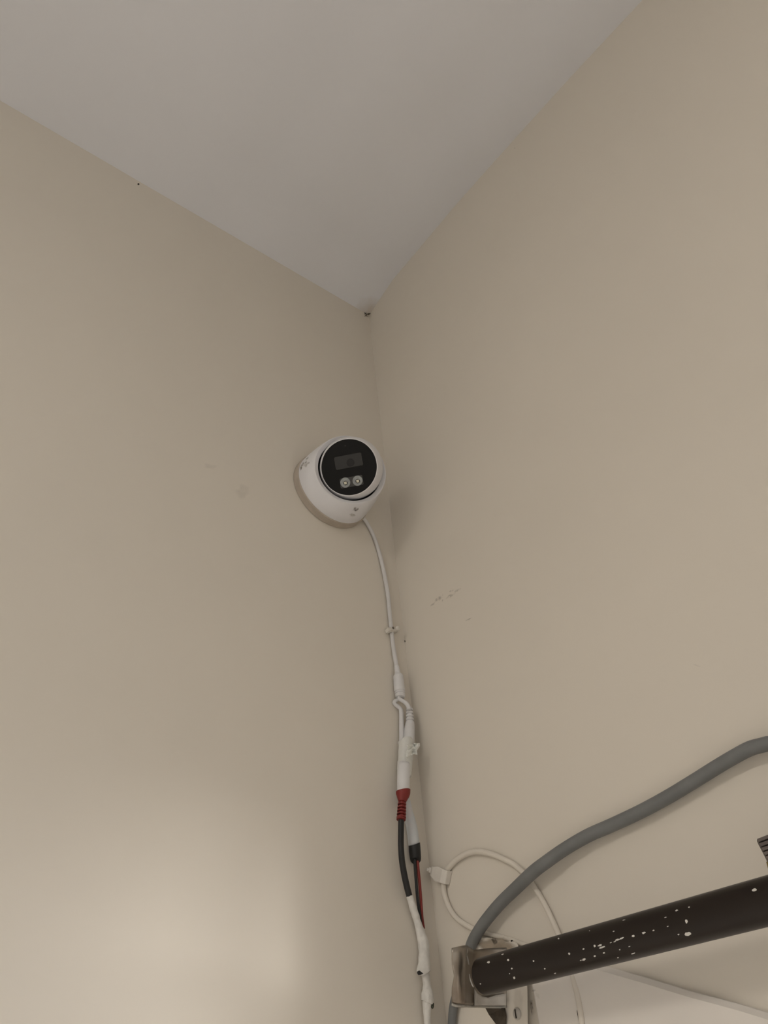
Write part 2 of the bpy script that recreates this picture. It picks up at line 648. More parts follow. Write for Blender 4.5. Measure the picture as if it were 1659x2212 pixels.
# housing: lofted from the base circle to a tilted mouth around the ball
NO = (XH * 0.75 + AX * 0.60).normalized()
MC = BALL + NO * 0.0008 - right_v * 0.0012 - up_v * 0.0017
MR = 0.0402
seg = 96
e1b, e2b = Vector((0, 1, 0)), Vector((0, 0, 1))
e1o = (e1b - NO * e1b.dot(NO)).normalized()
e2o = NO.cross(e1o)
if e2o.dot(e2b) < 0:
    e2o = -e2o
rows = []
steps = 14
for s in range(steps + 1):
    t = s / steps
    row = []
    for k in range(seg):
        a = 2 * math.pi * k / seg
        ca, sa = math.cos(a), math.sin(a)
        B = BC + XH * 0.0092 + (e1b * ca + e2b * sa) * (BR - 0.0012)
        Lp = MC + (e1o * ca + e2o * sa) * MR
        ctl = B + XH * 0.42 * max((Lp - B).dot(XH), 0.004) + (Lp - B) * 0.12
        row.append(B * (1 - t) ** 2 + ctl * 2 * t * (1 - t) + Lp * t * t)
    rows.append(row)
for (k_out, r_in) in ((0.0005, MR - 0.0008), (0.0002, MR - 0.0016), (-0.0022, 0.0352), (-0.0036, 0.0350), (-0.0125, 0.0347)):
    rows.append([MC + NO * k_out + (e1o * math.cos(2 * math.pi * k / seg) + e2o * math.sin(2 * math.pi * k / seg)) * r_in for k in range(seg)])
verts = [v for r in rows for v in r]
faces = []
for i in range(len(rows) - 1):
    for k in range(seg):
        a, b = i * seg + k, i * seg + (k + 1) % seg
        faces.append((a, b, b + seg, a + seg))
housing = child('housing', mesh('housing', verts, faces), M['white_plastic'], turret)
auto_smooth(housing, 40)
o = child('socket', lathe('socket', MC - NO * 0.0125, NO, [(0.0, 0.0346), (0.001, 0.0346)], 64), M['recess'], turret)

# ball: sphere cut flat in front
FR = 0.0297
d_face = math.sqrt(BALL_R ** 2 - (FR + 0.0012) ** 2)
prof = []
amax = math.acos(d_face / BALL_R)
for i in range(25):
    a = math.pi * 0.62 + (amax - math.pi * 0.62) * i / 24
    prof.append((BALL_R * math.cos(a), BALL_R * math.sin(a)))
prof += [(d_face + 0.0004, FR + 0.0006), (d_face + 0.0002, FR)]
ball = child('ball_housing', lathe('ball_housing', BALL, AX, prof, 96), M['white_plastic'], turret)
auto_smooth(ball, 40)
FC = BALL + AX * (d_face + 0.0004)
face = child('face_plate', lathe('face_plate', BALL, AX, [(d_face - 0.002, FR), (d_face + 0.0002, FR), (d_face + 0.0005, FR - 0.0004)], 96), M['face'], turret)
auto_smooth(face)


def on_face(px, py, lift=0.0005):
    return on_plane(px, py, FC + AX * lift, AX)


FX = (on_face(784.5, 1004.5) - on_face(726, 1015.5)).normalized()
FY = AX.cross(FX)


def rounded_slab(name, cpx, w, h, r, z0, z1, nseg=6):
    c = on_face(*cpx, lift=0.0)
    out = []
    for (sx, sy, a0) in ((1, 1, 0), (-1, 1, 90), (-1, -1, 180), (1, -1, 270)):
        for i in range(nseg + 1):
            a = math.radians(a0 + 90 * i / nseg)
            out.append((sx * (w / 2 - r) + r * math.cos(a), sy * (h / 2 - r) + r * math.sin(a)))
    n = len(out)
    verts = []
    for (z, k) in ((z0, 0), (z1 - 0.0002, 0), (z1, 0.0002)):
        for (x, y) in out:
            verts.append(c + FX * (x * (1 - k / (w / 2))) + FY * (y * (1 - k / (h / 2))) + AX * z)
    faces = [tuple(range(n)), tuple(range(2 * n, 3 * n))]
    for L in range(2):
        for i in range(n):
            a, b = L * n + i, L * n + (i + 1) % n
            faces.append((a, b, b + n, a + n))
    return mesh(name, verts, faces)


o = child('lens_window', rounded_slab('lens_window', (753, 996.5), 0.0298, 0.0139, 0.0017, -0.001, 0.0006), M['lens_window'], turret, parent=face)
auto_smooth(o)
lc = on_face(757, 999, 0.0006)
lens = child('lens', lathe('lens', lc, AX, [(-0.0002, 0.0042), (0.00012, 0.0042), (0.00018, 0.0038), (0.00010, 0.003)], 32), M['recess'], turret, parent=face)
o = child('led_window', rounded_slab('led_window', (759.3, 1040.5), 0.0248, 0.0106, 0.0016, -0.001, 0.0005), M['led_panel'], turret, parent=face)
auto_smooth(o)
for (px, py) in ((746, 1042.5), (772.5, 1038.5)):
    c = on_face(px, py, 0.0005)
    r = child('led_reflector', lathe('led_reflector', c, AX, [(0.0, 0.0054), (0.0006, 0.0053), (0.0007, 0.0050), (0.0003, 0.0026), (0.0003, 0.0021)], 40), M['reflector'], turret, parent=face)
    auto_smooth(r)
    c2 = on_face(px + 0.3, py + 1.0, 0.0009)
    R3 = Matrix((FX, FY, AX)).transposed()
    child('led_socket', lathe('led_socket', c2, AX, [(-0.0001, 0.0024), (0.0002, 0.0023), (0.0003, 0.0019)], 24), M['recess'], turret, parent=face)
    child('led_chip', box_me('led_chip', c2 + AX * 0.0004, 0.0029, 0.0029, 0.0006, 0.0002, R3), M['chip'], turret, parent=face)
child('microphone_hole', lathe('microphone_hole', on_face(746, 963, 0.0005), AX, [(0, 0.0008), (0.0001, 0.0007)], 16), M['recess'], turret, parent=face)

hh = hit_mesh(housing)
for i, (cx, cy, rx, ry, ang, mk) in enumerate((
        (651.5, 1009.5, 2.6, 7.5, 0.25, 'logo'), (655, 1001, 2.0, 3.5, 0.5, 'logo'), (664, 990.5, 1.6, 5.0, 0.75, 'logo_pale'),
        (660, 1003, 5.5, 8.0, 0.6, 'logo_pale'), (667.5, 1000, 1.2, 3.0, 0.2, 'logo_pale'),
        (768, 1100, 7, 4.0, -0.2, 'soot'), (761, 1112.5, 7, 3.5, 0.1, 'logo_pale'))):
    me = patch_me('worn_mark', blob(cx, cy, rx, ry, ang, 16, 0.35, i), hh, 0.0002)
    child('worn_mark', me, M[mk], turret, parent=housing)


# ------------------------------------------------------------------ cables in the corner
def path_left(pts, lift=None):
    """pts: (px, py, width, extra lift off the left wall)"""
    P, R = [], []
    for (px, py, w, *ex) in pts:
        q = on_left(px, py)
        r = mm(q, w)
        x = r + 0.0004 + (ex[0] if ex else 0.0)
        q = on_left(px, py, x)
        P.append(q)
        R.append(mm(q, w))
    return P, R


def path_const(pts, xc):
    """same, with the axis at a fixed distance from the wall"""
    P = [on_left(p[0], p[1], xc) for p in pts]
    return P, [mm(q, p[2]) for q, p in zip(P, pts)]


def cable(name, pts, m, root, n=6, seg=18, jitter=0.0, parent=None, smooth_deg=None, raw=False, xc=None):
    P, R = path_left(pts) if xc is None else path_const(pts, xc)
    if not raw:
        P, R = catmull(P, R, n)
    o = child(name, sweep(name, P, R, seg, jitter=jitter), m, root, parent=parent)
    if smooth_deg:
        auto_smooth(o, smooth_deg)
    return o


pig = thing('camera_lead', 'thin white lead hanging from the security camera into white connectors', 'cable', on_left(784, 1120))
cable('cord', [(781, 1114, 8, 0.004), (786, 1120, 8, 0.003), (795, 1134, 8), (806, 1155, 8), (815, 1180, 8), (824, 1212, 8.5), (832, 1250, 9),
               (838, 1286, 9), (841.5, 1322, 9), (844, 1347, 9), (846, 1366, 9), (848.5, 1388, 9), (852.5, 1416, 9.5), (857, 1442, 10)],
      M['cord'], pig, n=8)
spl = cable('splitter', [(856.5, 1438, 8), (857, 1441, 11), (858.3, 1450, 12.5), (858.5, 1451, 12), (858.7, 1453, 12), (858.9, 1454, 13.5), (859.1, 1456.5, 14),
                   (859.3, 1457, 17.5), (859.8, 1459, 20.5), (860.3, 1462, 22), (861.5, 1476, 23.2), (863, 1490, 24), (863.5, 1493.5, 24), (863.6, 1494, 21.5), (863.7, 1495.2, 21.5),
                   (863.8, 1495.7, 23.5), (864.0, 1498, 23), (864.1, 1498.5, 20.5), (864.2, 1499.8, 20.5), (864.3, 1500.3, 22.5), (864.5, 1503, 22), (864.7, 1506, 20),
                   (864.6, 1507.5, 14)], M['sleeve'], pig, raw=True, smooth_deg=40, xc=0.0056)
spl['label'] = 'white moulded splitter joint'
cable('power_lead', [(862, 1503, 7.5, .003), (863.5, 1510, 8, .004), (869, 1513.5, 8.5, .006), (876, 1518, 9, .008), (881.5, 1525, 9.5, .009), (884, 1533, 10, .010)],
      M['sleeve'], pig, n=8)
cable('video_lead', [(862, 1503, 6.5, .002), (859.5, 1511, 7, .002), (855, 1513.5, 8, .0015), (851.5, 1517.5, 8.5, .0003), (855, 1523, 8.5, 0), (861, 1527, 9, .0005), (866, 1534, 9.5, .001),
                     (867, 1550, 10, .001), (867.5, 1575, 11, .001), (868, 1600, 12, .001), (868.5, 1625, 13, .001)], M['sleeve'], pig, n=8)
ribs = [(884, 1529, 10)]
for i in range(4):
    y = 1530.5 + i * 7.2
    ribs += [(884.3 + i * .3, y, 10), (884.5 + i * .3, y + 0.3, 14 + i), (884.5 + i * .3, y + 4.6, 15 + i), (884.6 + i * .3, y + 4.9, 11 + i), (884.7 + i * .3, y + 6.9, 11 + i)]
ribs += [(885.6, 1559.5, 18), (885.6, 1563, 20), (884.6, 1575, 23), (883.9, 1590, 23.5), (883.3, 1603, 24), (879, 1625, 23), (875, 1650, 22), (872, 1680, 22)]
sock = cable('power_socket', ribs, M['sleeve'], pig, raw=True, smooth_deg=40, xc=0.0088)
sock['label'] = 'white power socket with ribbed strain relief'
o = cable('barrel_sleeve', [(872, 1675, 22), (871.5, 1695, 23), (873, 1722, 24), (879, 1750, 23.5), (886.5, 1775, 23.5), (891.5, 1800, 24.5), (894.5, 1828, 24.5)],
          M['bluish'], pig, n=4, xc=0.0062)
o['label'] = 'pale bluish sleeve over the power joint'
o = cable('video_socket', [(873, 1650, 26), (871.5, 1676, 27.5), (871, 1706, 27.5), (871, 1716, 26)], M['sleeve'], pig, n=3, xc=0.0135)

coax = thing('coaxial_cable', 'black cable with a ribbed red plug boot hanging in the corner', 'cable', on_left(867, 1730))
# flared boot, cut on the slant at its mouth
bp = [(871, 1707.5, 29.0), (871, 1708, 31.5), (870.8, 1714, 31), (870.2, 1719, 28), (869.2, 1726, 22), (868.4, 1732, 17)]
for i in range(5):
    y = 1732.5 + i * 7.0
    bp += [(868.3 - i * .35, y + dy, w) for dy, w in ((0.0, 11.5), (2.6, 11.5), (2.9, 18 + i * .5), (6.2, 19 + i * .5), (6.5, 11.5))]
bp += [(866.6, 1768, 20), (866.4, 1771, 20)]
P, R = path_const(bp, 0.0135)
me = sweep('boot', P, R, 24)
lft, rgt = on_left(855, 1713, .0135), on_left(887, 1702, .0135)
ax_up = (P[0] - P[2]).normalized()
for v in me.vertices:      # the mouth is cut on the slant
    k = (v.co - P[2]).dot(ax_up)
    if k > -0.0008:
        v.co += ax_up * ((v.co - P[1]).dot((rgt - lft).normalized()) * 0.30 * min(1.0, (k + 0.0008) / 0.0016))
boot = child('boot', me, M['red'], coax)
auto_smooth(boot, 40)
boot['label'] = 'ribbed red rubber plug boot'
o = cable('cord', [(866.7, 1766, 13, .010), (866.3, 1785, 13, .0095), (866, 1810, 13, .0085), (866.3, 1832, 13, .0075), (868.5, 1860, 13.3, .006), (873.5, 1890, 13.6, .0045), (879, 1915, 13.6, .0035),
                   (885, 1938, 13.4, .0028), (887.5, 1946, 13, .0028), (891, 1957, 12, .003)], M['black'], coax, n=6)
o['label'] = 'black round cord'
q = on_left(923, 2244, .005)
P = [q, q - Vector((0, 0, 0.05)), Vector((q.x, q.y, 1.4)), Vector((q.x, q.y, 0.3))]
R = [mm(q, 12)] * 4
child('lower_cord', sweep('lower_cord', P, R, 14), M['black'], coax)

plug = thing('power_plug', 'black barrel plug with red and black wires beside the red boot', 'plug', on_left(896, 1840))
P, R = path_left([(895, 1824, 24.5, .0015), (895, 1824.6, 25.8, .0012), (896.2, 1840, 25.8, .0012), (897.6, 1854, 24.5, .0015), (898, 1859, 22.5, .002), (898.2, 1861, 17, .0035)])
me = sweep('plug_body', P, R, 24)
lft, rgt = on_left(883, 1831, .007), on_left(907, 1819, .007)
for v in me.vertices:
    k = (v.co - P[1]).dot((P[0] - P[1]).normalized())
    if k > -0.0012:
        s = (v.co - P[1]).dot((rgt - lft).normalized())
        v.co += Vector((0, 0, 1)) * (s * 0.45 * min(1.0, (k + 0.0012) / 0.002))
auto_smooth(child('plug_body', me, M['black'], plug), 40)
cable('black_wire', [(896, 1856, 6.5, .006), (897, 1880, 6.5, .006), (899, 1905, 6.5, .006), (901.5, 1935, 6.5, .005), (905, 1965, 6.2, .004), (908.5, 1988, 6, .003), (911, 2010, 6, .002)], M['black'], plug)
cable('red_wire', [(901.5, 1856, 6.8, .006), (903.5, 1880, 6.8, .006), (906, 1905, 6.8, .006), (908.5, 1935, 6.5, .005), (910.5, 1962, 6, .004), (912.5, 1985, 5.5, .003), (915.5, 2006, 5.5, .002)], M['red_wire'], plug)

# tape wraps
tape = thing('tape_wrap', 'crumpled white tape binding the two white connectors above the red boot', 'tape', on_left(876, 1640))
P, R = path_left([(876.5, 1602, 31, .002), (877, 1603, 33, .0018), (877, 1612, 32.5, .0018), (876.5, 1625, 32.5, .0018), (876, 1636, 32, .002), (875.3, 1643.5, 31.5, .002),
                  (875, 1644.5, 33.5, .0018), (874.5, 1652, 33.5, .0018), (874, 1662, 32.5, .002), (873.6, 1663.5, 31, .0025), (873.3, 1670, 31, .0025), (872.8, 1675.5, 31, .0025), (872.8, 1676.5, 28.5, .003)])
o = child('wrap', sweep('wrap', P, R, 40, jitter=0.10), M['tape'], tape)
auto_smooth(o, 50)
# loose crumpled flap
vs, fs = [], []
nu, nv = 9, 8
for j in range(nv + 1):
    for i in range(nu + 1):
        u, v = i / nu, j / nv
        px = 878 + 28.5 * u * (1 - 0.22 * v) + 2 * math.sin(v * 7)
        py = 1609 - 4 * u + 27 * v - 3 * u * v + 3 * math.sin(u * 6 + 1) * v
        q = on_left(px, py)
        lift = 0.0205 + 0.0035 * math.sin(u * 8 + v * 3) * math.cos(v * 6 - u * 2) + 0.0015 * noise.noise(Vector((u * 5, v * 5, 3)))
        vs.append(on_left(px, py, lift))
for j in range(nv):
    for i in range(nu):
        a = j * (nu + 1) + i
        fs.append((a, a + 1, a + nu + 2, a + nu + 1))
flap = child('flap', mesh('flap', vs, fs), M['flap'], tape, smooth=False)
sd = flap.modifiers.new('thickness', 'SOLIDIFY')
sd.thickness = 0.0004

tape2 = thing('tape_wrap', 'dirty white tape spiralled round the cables beside the grey bracket', 'tape', on_left(908, 2040))
P, R = path_left([(884.8, 1936, 14.5, .0025), (887.5, 1946, 15, .0025), (891, 1957, 15.5, .0025), (895, 1969, 16, .002), (898, 1978, 16.5, .002), (900.5, 1987, 15.5, .002),
                  (903.5, 1998, 17, .0018), (906, 2006, 19, .0016), (908.5, 2016, 21, .0014), (912.5, 2030, 23, .0012), (915, 2044, 24, .001), (916, 2060, 24.5, .001), (916, 2074, 25.5, .001),
                  (915.5, 2086, 28, .0006), (915.3, 2095, 30, .0004), (915.5, 2099, 30.5, .0004), (916, 2101, 28, .0008)])
P, R = catmull(P, R, 3)
o = child('wrap', sweep('wrap', P, R, 32, jitter=0.14), M['dirty_tape'], tape2)
auto_smooth(o, 50)
tape3 = thing('tape_wrap', 'white tape wrap lowest on the corner cables at the bottom edge', 'tape', on_left(922, 2150))
P, R = path_left([(918.5, 2103, 17, .002), (919, 2106, 18.5, .002), (920.5, 2115, 17.5, .002), (922.5, 2126, 16.5, .002), (923, 2136, 20, .0016), (923.3, 2146, 25, .001), (923.6, 2157, 27, .0008),
                  (923.5, 2163, 26, .001), (922.8, 2165.5, 21, .0016), (922, 2172, 18.5, .002), (922.3, 2190, 16, .002), (922.8, 2212, 14, .002), (923, 2250, 14, .002)])
P, R = catmull(P, R, 3)
o = child('wrap', sweep('wrap', P, R, 32, jitter=0.12), M['dirty_tape'], tape3)
auto_smooth(o, 50)
q = on_left(906.5, 2101.5, .010)
o = child('dark_gap', sweep('dark_gap', [on_left(902, 2100, .0135), on_left(905, 2101.5, .0135), on_left(909, 2102.5, .0135), on_left(914, 2103, .013)],
                            [mm(q, 4), mm(q, 9), mm(q, 6), mm(q, 1)], 14), M['black'], tape3)  # solid black piece put in as shade between the wraps
o['label'] = 'dark gap between two wraps of tape'
o = child('wire_end', sweep('wire_end', [on_left(934.2, 2166, .008), on_left(934.2, 2168, .008), on_left(934.2, 2175, .008), on_left(934, 2179, .008)],
                            [mm(q, 5), mm(q, 7), mm(q, 6.5), mm(q, 3)], 14), M['green'], tape3)
o['label'] = 'dark green cut wire end'


# ------------------------------------------------------------------ cable clips
clip1 = thing('cable_clip', 'small cream clip holding the thin lead below the security camera', 'clip', on_left(846, 1360))
c0 = on_left(846, 1360)
a = (on_left(858, 1359) - on_left(836, 1360.5))
Y3 = a.normalized()
Z3 = XH.cross(Y3)
R3 = Matrix((XH, Y3, Z3)).transposed()
hgt = 2 * mm(c0, 9) + 0.0022
cc = on_left(847, 1361.5, hgt * 0.5 + 0.0001)
wid = (on_left(858, 1359) - on_left(836, 1360.5)).length
o = child('saddle', box_me('saddle', cc, hgt, wid, mm(c0, 10) * 2, 0.0009, R3), M['clip'], clip1)
auto_smooth(o)
child('boss', lathe('boss', cc + Y3 * wid * 0.36 - XH * hgt * 0.5, XH, [(0, 0.0024), (hgt + 0.0012, 0.0024), (hgt + 0.0016, 0.0019)], 20), M['clip'], clip1)
child('nail', lathe('nail', on_left(849, 1356.5, hgt + 0.0002), XH, [(0, 0.0013), (0.0006, 0.0013), (0.0008, 0.001)], 12), M['nail'], clip1)

CR = mm(on_right(960, 1930), 12)
clip2 = thing('cable_clip', 'cream nail-on clip holding the looped cream cable on the right wall', 'clip', on_right(957, 1889))
c0 = on_right(958.5, 1890)
U = (on_right(976, 1897) - on_right(940, 1881)).normalized()
NY = Vector((0, -1, 0))
Vv = NY.cross(U).normalized()
lw = 0.5 * (on_right(978, 1897) - on_right(946, 1884)).length
hv = 0.5 * (on_right(952, 1905) - on_right(962, 1879)).length
# body profile: arch over the cable, taper to the nail boss
prof = [(-lw, 0.0), (-lw, 0.0065), (-lw * 0.6, 0.0082), (0.0, 2 * CR + 0.0032), (lw * 0.6, 2 * CR + 0.0032), (lw, 2 * CR + 0.0008), (lw, 0.0)]
verts, faces = [], []
for (sgn, sh) in ((-1, 1.0), (1, 1.0)):
    for (u, h) in prof:
        k = 0.72 if u < -lw * 0.5 else 1.0
        verts.append(c0 + U * u + Vv * (sgn * hv * k * sh) + NY * (h + 0.0001))
n = len(prof)
faces = [tuple(range(n)), tuple(range(n, 2 * n))] + [(i, (i + 1) % n, n + (i + 1) % n, n + i) for i in range(n)]
o = child('saddle', mesh('saddle', verts, faces), M['clip'], clip2, False)
bv = o.modifiers.new('soft', 'BEVEL')
bv.width = 0.0006
bv.segments = 2
nb = on_right(938, 1882, -0.004)
child('nail_boss', lathe('nail_boss', on_right(940, 1881), NY, [(0.0002, 0.0022), (0.006, 0.0022), (0.0065, 0.0017)], 16), M['clip'], clip2)
child('nail', lathe('nail', on_right(937.5, 1880.5) + NY * 0.0062, NY, [(0, 0.0014), (0.0012, 0.0014), (0.0015, 0.001)], 12), M['clip'], clip2)


# ------------------------------------------------------------------ cables on the right wall
def path_right(pts):
    P, R = [], []
    for (px, py, w, *ex) in pts:
        q = on_right(px, py)
        r = mm(q, w)
        y = -(r + 0.0002 + (ex[0] if ex else 0.0))
        q = on_right(px, py, y)
        P.append(q)
        R.append(mm(q, w))
    return P, R


pts = [(1268, 2300, 14, 0.004), (1258, 2212, 14, 0.004), (1250, 2160, 13, 0.004), (1238, 2110, 13, 0.003), (1222, 2056, 12, 0.002), (1204, 2012, 12), (1192, 1985, 12), (1178, 1956, 12), (1160, 1925, 12), (1138, 1894, 12),
       (1112, 1869, 12), (1090, 1857, 12), (1065, 1846, 12), (1037, 1840, 12), (1012, 1843, 12), (992, 1853, 12), (977, 1866, 12),
       (966, 1879, 12), (959.5, 1893, 12), (957.5, 1911, 12), (960.5, 1934, 12), (970, 1960, 11.5), (985, 1982, 11), (1005, 1997, 11, -.0004), (1028, 2009, 10.5, -.0010), (1060, 2019, 10, -.0013),
       (1092, 2026, 10, -.0013), (1126, 2038, 10, -.001), (1165, 2054, 10), (1200, 2072, 10)]
P, R = path_right(pts)
P, R = catmull(P, R, 6)
P = [Vector((P[0].x, P[0].y, 0.3)), Vector((P[0].x, P[0].y, 1.4)), P[0] - Vector((0, 0, 0.03))] + P      # on down to the floor
R = [R[0]] * 3 + R
loop_cable = link('looped_cable', sweep('looped_cable', P, R, 16), M['cream_cable'])
tag(loop_cable, 'cream painted cable looped on the right wall behind the dark pole', 'cable')

pts = [(1830, 1572, 33, .006), (1740, 1580, 32, .005), (1659, 1606, 31, .0045), (1620, 1617, 31, .004), (1580, 1638, 30, .0033), (1540, 1662, 30, .0027), (1500, 1687, 29.5, .0024), (1440, 1723, 29, .002), (1380, 1755, 28.5, .002),
       (1320, 1783, 28, .002), (1270, 1805, 27.5, .003), (1220, 1834, 27, .0045), (1180, 1862, 27, .0062), (1150, 1885, 27, .0066), (1112, 1921, 26, .0055), (1082, 1950, 25.5, .0045),
       (1057, 1979, 25, .005), (1037, 2006, 24.5, .0055), (1020, 2036, 24, .005), (1008, 2075, 22, .004), (998, 2112, 20, .003), (989, 2140, 19, .002), (980, 2172, 18.5, .0015), (976, 2212, 18, .001), (972, 2300, 18, .001)]
P, R = path_right(pts)
P = [Vector((0.60, -0.0055, 2.37)), Vector((0.52, -0.006, 2.352)), Vector((0.45, -0.007, 2.315)), Vector((0.40, -0.008, 2.275))] + P[1:]
R = [R[0]] * 4 + R[1:]
P, R = catmull(P, R, 6)
P = [Vector((2.2, -0.0055, 2.38)), Vector((0.8, -0.0055, 2.38)), Vector((0.66, -0.0055, 2.378))] + P      # on above the window
P += [P[-1] - Vector((0, 0, 0.03)), Vector((P[-1].x, P[-1].y, 1.4)), Vector((P[-1].x, P[-1].y, 0.3))]    # and down to the floor
R = [R[0]] * 3 + R + [R[-1]] * 3
grey = link('grey_cable', sweep('grey_cable', P, R, 24), M['grey_cable'])
tag(grey, 'thick grey cable curving down the right wall behind the bracket', 'cable')


# ------------------------------------------------------------------ dark pole along the right wall
PO = -0.045
t0, b0 = on_right(1100, 2051, PO), on_right(1100, 2138, PO)
PR = 0.0110
zc = 0.5 * (t0.z + b0.z)
x_end = on_right(1042, 2106, PO).x
x_far = on_right(1659, 1945, PO).x + 0.9
pole_root = thing('curtain_pole', 'dark brown pole speckled with white paint fixed along the right wall', 'pole', Vector((x_end, PO, zc)))
prof = [(0.0, PR - 0.004), (0.0002, PR - 0.001), (0.0012, PR), (0.3, PR), (x_far - x_end, PR)]
rod = child('rod', lathe('rod', Vector((x_end, PO, zc)), XH, prof, 64), M['pole'], pole_root)
auto_smooth(rod)
hp = hit_mesh(rod)
specks = [(1056, 2079, 3.5, 2.2), (1098, 2074, 2.4, 2.2), (1106, 2092, 1.8, 1.8), (1111, 2112, 2.4, 2.8), (1101, 2103, 1.2, 1.2), (1038, 2125, 1.5, 1.3), (1153, 2076, 1.8, 1.8), (1177, 2092, 1.6, 1.6), (1199, 2102, 2.4, 1.2),
          (1207, 2028, 1.8, 1.5), (1230, 2060, 2.0, 2.4), (1262, 2072, 4.5, 2.0), (1255, 2074, 2, 1), (1261, 2050, 2.2, 1.6), (1285, 2043, 2.3, 2.8), (1296, 2042, 5, 2), (1301, 2046, 7, 1.8), (1285, 2065, 2.5, 1.6), (1305, 2058, 2.5, 1.4),
          (1320, 2036, 2, 1), (1334, 2030, 5, 1.8), (1343, 2027, 6, 1.8), (1328, 2034, 3, 1), (1368, 2022, 3.2, 2.4), (1391, 2015, 4.2, 2.3), (1412, 2010, 2.6, 1.6), (1443, 2001, 2.2, 1.0), (1326, 2012, 2, 1.2), (1348, 1988, 3, 1),
          (1438, 1982, 2.6, 1.2), (1462, 1967, 3.2, 1.8), (1489, 1960, 2.2, 1.5), (1483, 1990, 2.8, 4.0), (1486, 2017, 7.5, 4.5), (1466, 2018, 2, 1.5), (1368, 2059, 4.5, 1.3), (1339, 2051, 1.5, 1.5), (1630, 1923, 5.5, 3.0),
          (1335, 2068, 2, 1), (1360, 2044, 2, 1), (1086, 2062, 3, 1.2), (1050, 2060, 1.6, 1.2), (1274, 2011, 1, 1)]
vs, fs = [], []
for i, (px, py, rx, ry) in enumerate(specks):
    me = patch_me('tmp', blob(px, py, rx, ry, -0.28, 12, 0.3, i), hp, 0.0002, 2)
    off = len(vs)
    vs += [v.co.copy() for v in me.vertices]
    fs += [tuple(off + k for k in p.vertices) for p in me.polygons]
    bpy.data.meshes.remove(me)
me = bpy.data.meshes.new('paint_specks')
me.from_pydata([tuple(v) for v in vs], [], fs)
o = child('paint_specks', me, M['speck'], pole_root)
o['kind'] = 'stuff'
o['label'] = 'white paint splashes'


# ------------------------------------------------------------------ bent steel bracket at the end of the pole
brk = thing('pole_bracket', 'bent grimy steel bracket gripping the end of the dark pole', 'bracket', on_right(1060, 2175))
cols = [  # px, depth off wall, top py, bottom py
    (975.5, -0.0630, 2048, 2168), (979, -0.0622, 2047, 2170), (986, -0.0605, 2045.5, 2172), (994, -0.0580, 2044, 2172.5), (1000, -0.0550, 2042.5, 2172.5), (1004, -0.0515, 2042, 2172.5),
    (1007, -0.047, 2042, 2172.5), (1013, -0.040, 2046, 2173), (1022, -0.030, 2052, 2173), (1040, -0.022, 2050, 2173.5), (1062, -0.014, 2048, 2174.5), (1084, -0.0075, 2047, 2175), (1094, -0.0065, 2047, 2173)]
vs, fs = [], []
nz = 10
for (px, dy, tp, bt) in cols:
    for j in range(nz + 1):
        py = tp + (bt - tp) * j / nz
        waist = 5.0 * math.exp(-((py - 2108) / 16) ** 2) if px < 990 else 0.0
        q = on_right(px + waist, py, dy)
        vs.append(q)
for i in range(len(cols) - 1):
    for j in range(nz):
        a = i * (nz + 1) + j
        fs.append((a, a + 1, a + nz + 2, a + nz + 1))
sheet = child('sheet', mesh('sheet', vs, fs), M['steel'], brk)
sd = sheet.modifiers.new('thickness', 'SOLIDIFY')
sd.thickness = 0.0012
sd.offset = 0
# bright worn lower lip and a paint-smeared inner flange
lip = [on_right(p[0], p[3] + 0.6, p[1] - 0.0004) for p in cols]
child('lower_lip', sweep('lower_lip', lip, [0.0009] * len(lip), 8), M['steel_edge'], brk)
vs, fs = [], []
fl = [(1024, 2136, -0.0305), (1030, 2146, -0.028), (1040, 2152, -0.0238), (1054, 2155, -0.0185), (1070, 2150, -0.0135), (1086, 2147, -0.009), (1094, 2146, -0.0078)]
for (px, tp, dy) in fl:
    for j in range(5):
        py = tp + (2172 - tp) * j / 4
        vs.append(on_right(px, py, dy - 0.0016))
for i in range(len(fl) - 1):
    for j in range(4):
        a = i * 5 + j
        fs.append((a, a + 1, a + 6, a + 5))
o = child('flange', mesh('flange', vs, fs), M['painted_steel'], brk)
sd = o.modifiers.new('thickness', 'SOLIDIFY')
sd.thickness = 0.0008
o['label'] = 'paint smeared inner flange'
# jagged paint left along the inner edge, then a painted-in white glint
jag = [(1006, 2043, 3), (1009, 2052, 5), (1008, 2062, 3), (1011, 2074, 5), (1013, 2084, 3)]
P = [on_right(a, b, -0.0475) for a, b, w in jag]
child('paint_edge', sweep('paint_edge', P, [mm(p, j[2] * 0.8) for p, j in zip(P, jag)], 8), M['painted_steel'], brk)
P = [on_right(a, b, -0.0475) for a, b in ((1013.5, 2104), (1016, 2116), (1019.5, 2126), (1022.5, 2132))]
child('paint_edge', sweep('paint_edge', P, [mm(P[0], w) for w in (1.2, 3, 3.2, 2)], 8), M['speck'], brk)  # white sliver painted in as the reflection in the gap by the pole end
# ragged dark tab standing in for the dark patch below the bracket
wedge = [(1047, 2175), (1056, 2192), (1066, 2203), (1074, 2216), (1090, 2222), (1091, 2196), (1088, 2178)]
vs = [on_right(a, b, -0.010 + 0.0016 * i % 0.004) for i, (a, b) in enumerate(wedge)]
n = len(vs)
vs += [v + Vector((0, 0.0015, 0)) for v in vs]
o = child('torn_tab', mesh('torn_tab', vs, [tuple(range(n)), tuple(range(n, 2 * n))] + [(i, (i + 1) % n, n + (i + 1) % n, n + i) for i in range(n)]), M['dark_metal'], brk, False)
o['label'] = 'dark rusty torn tab'

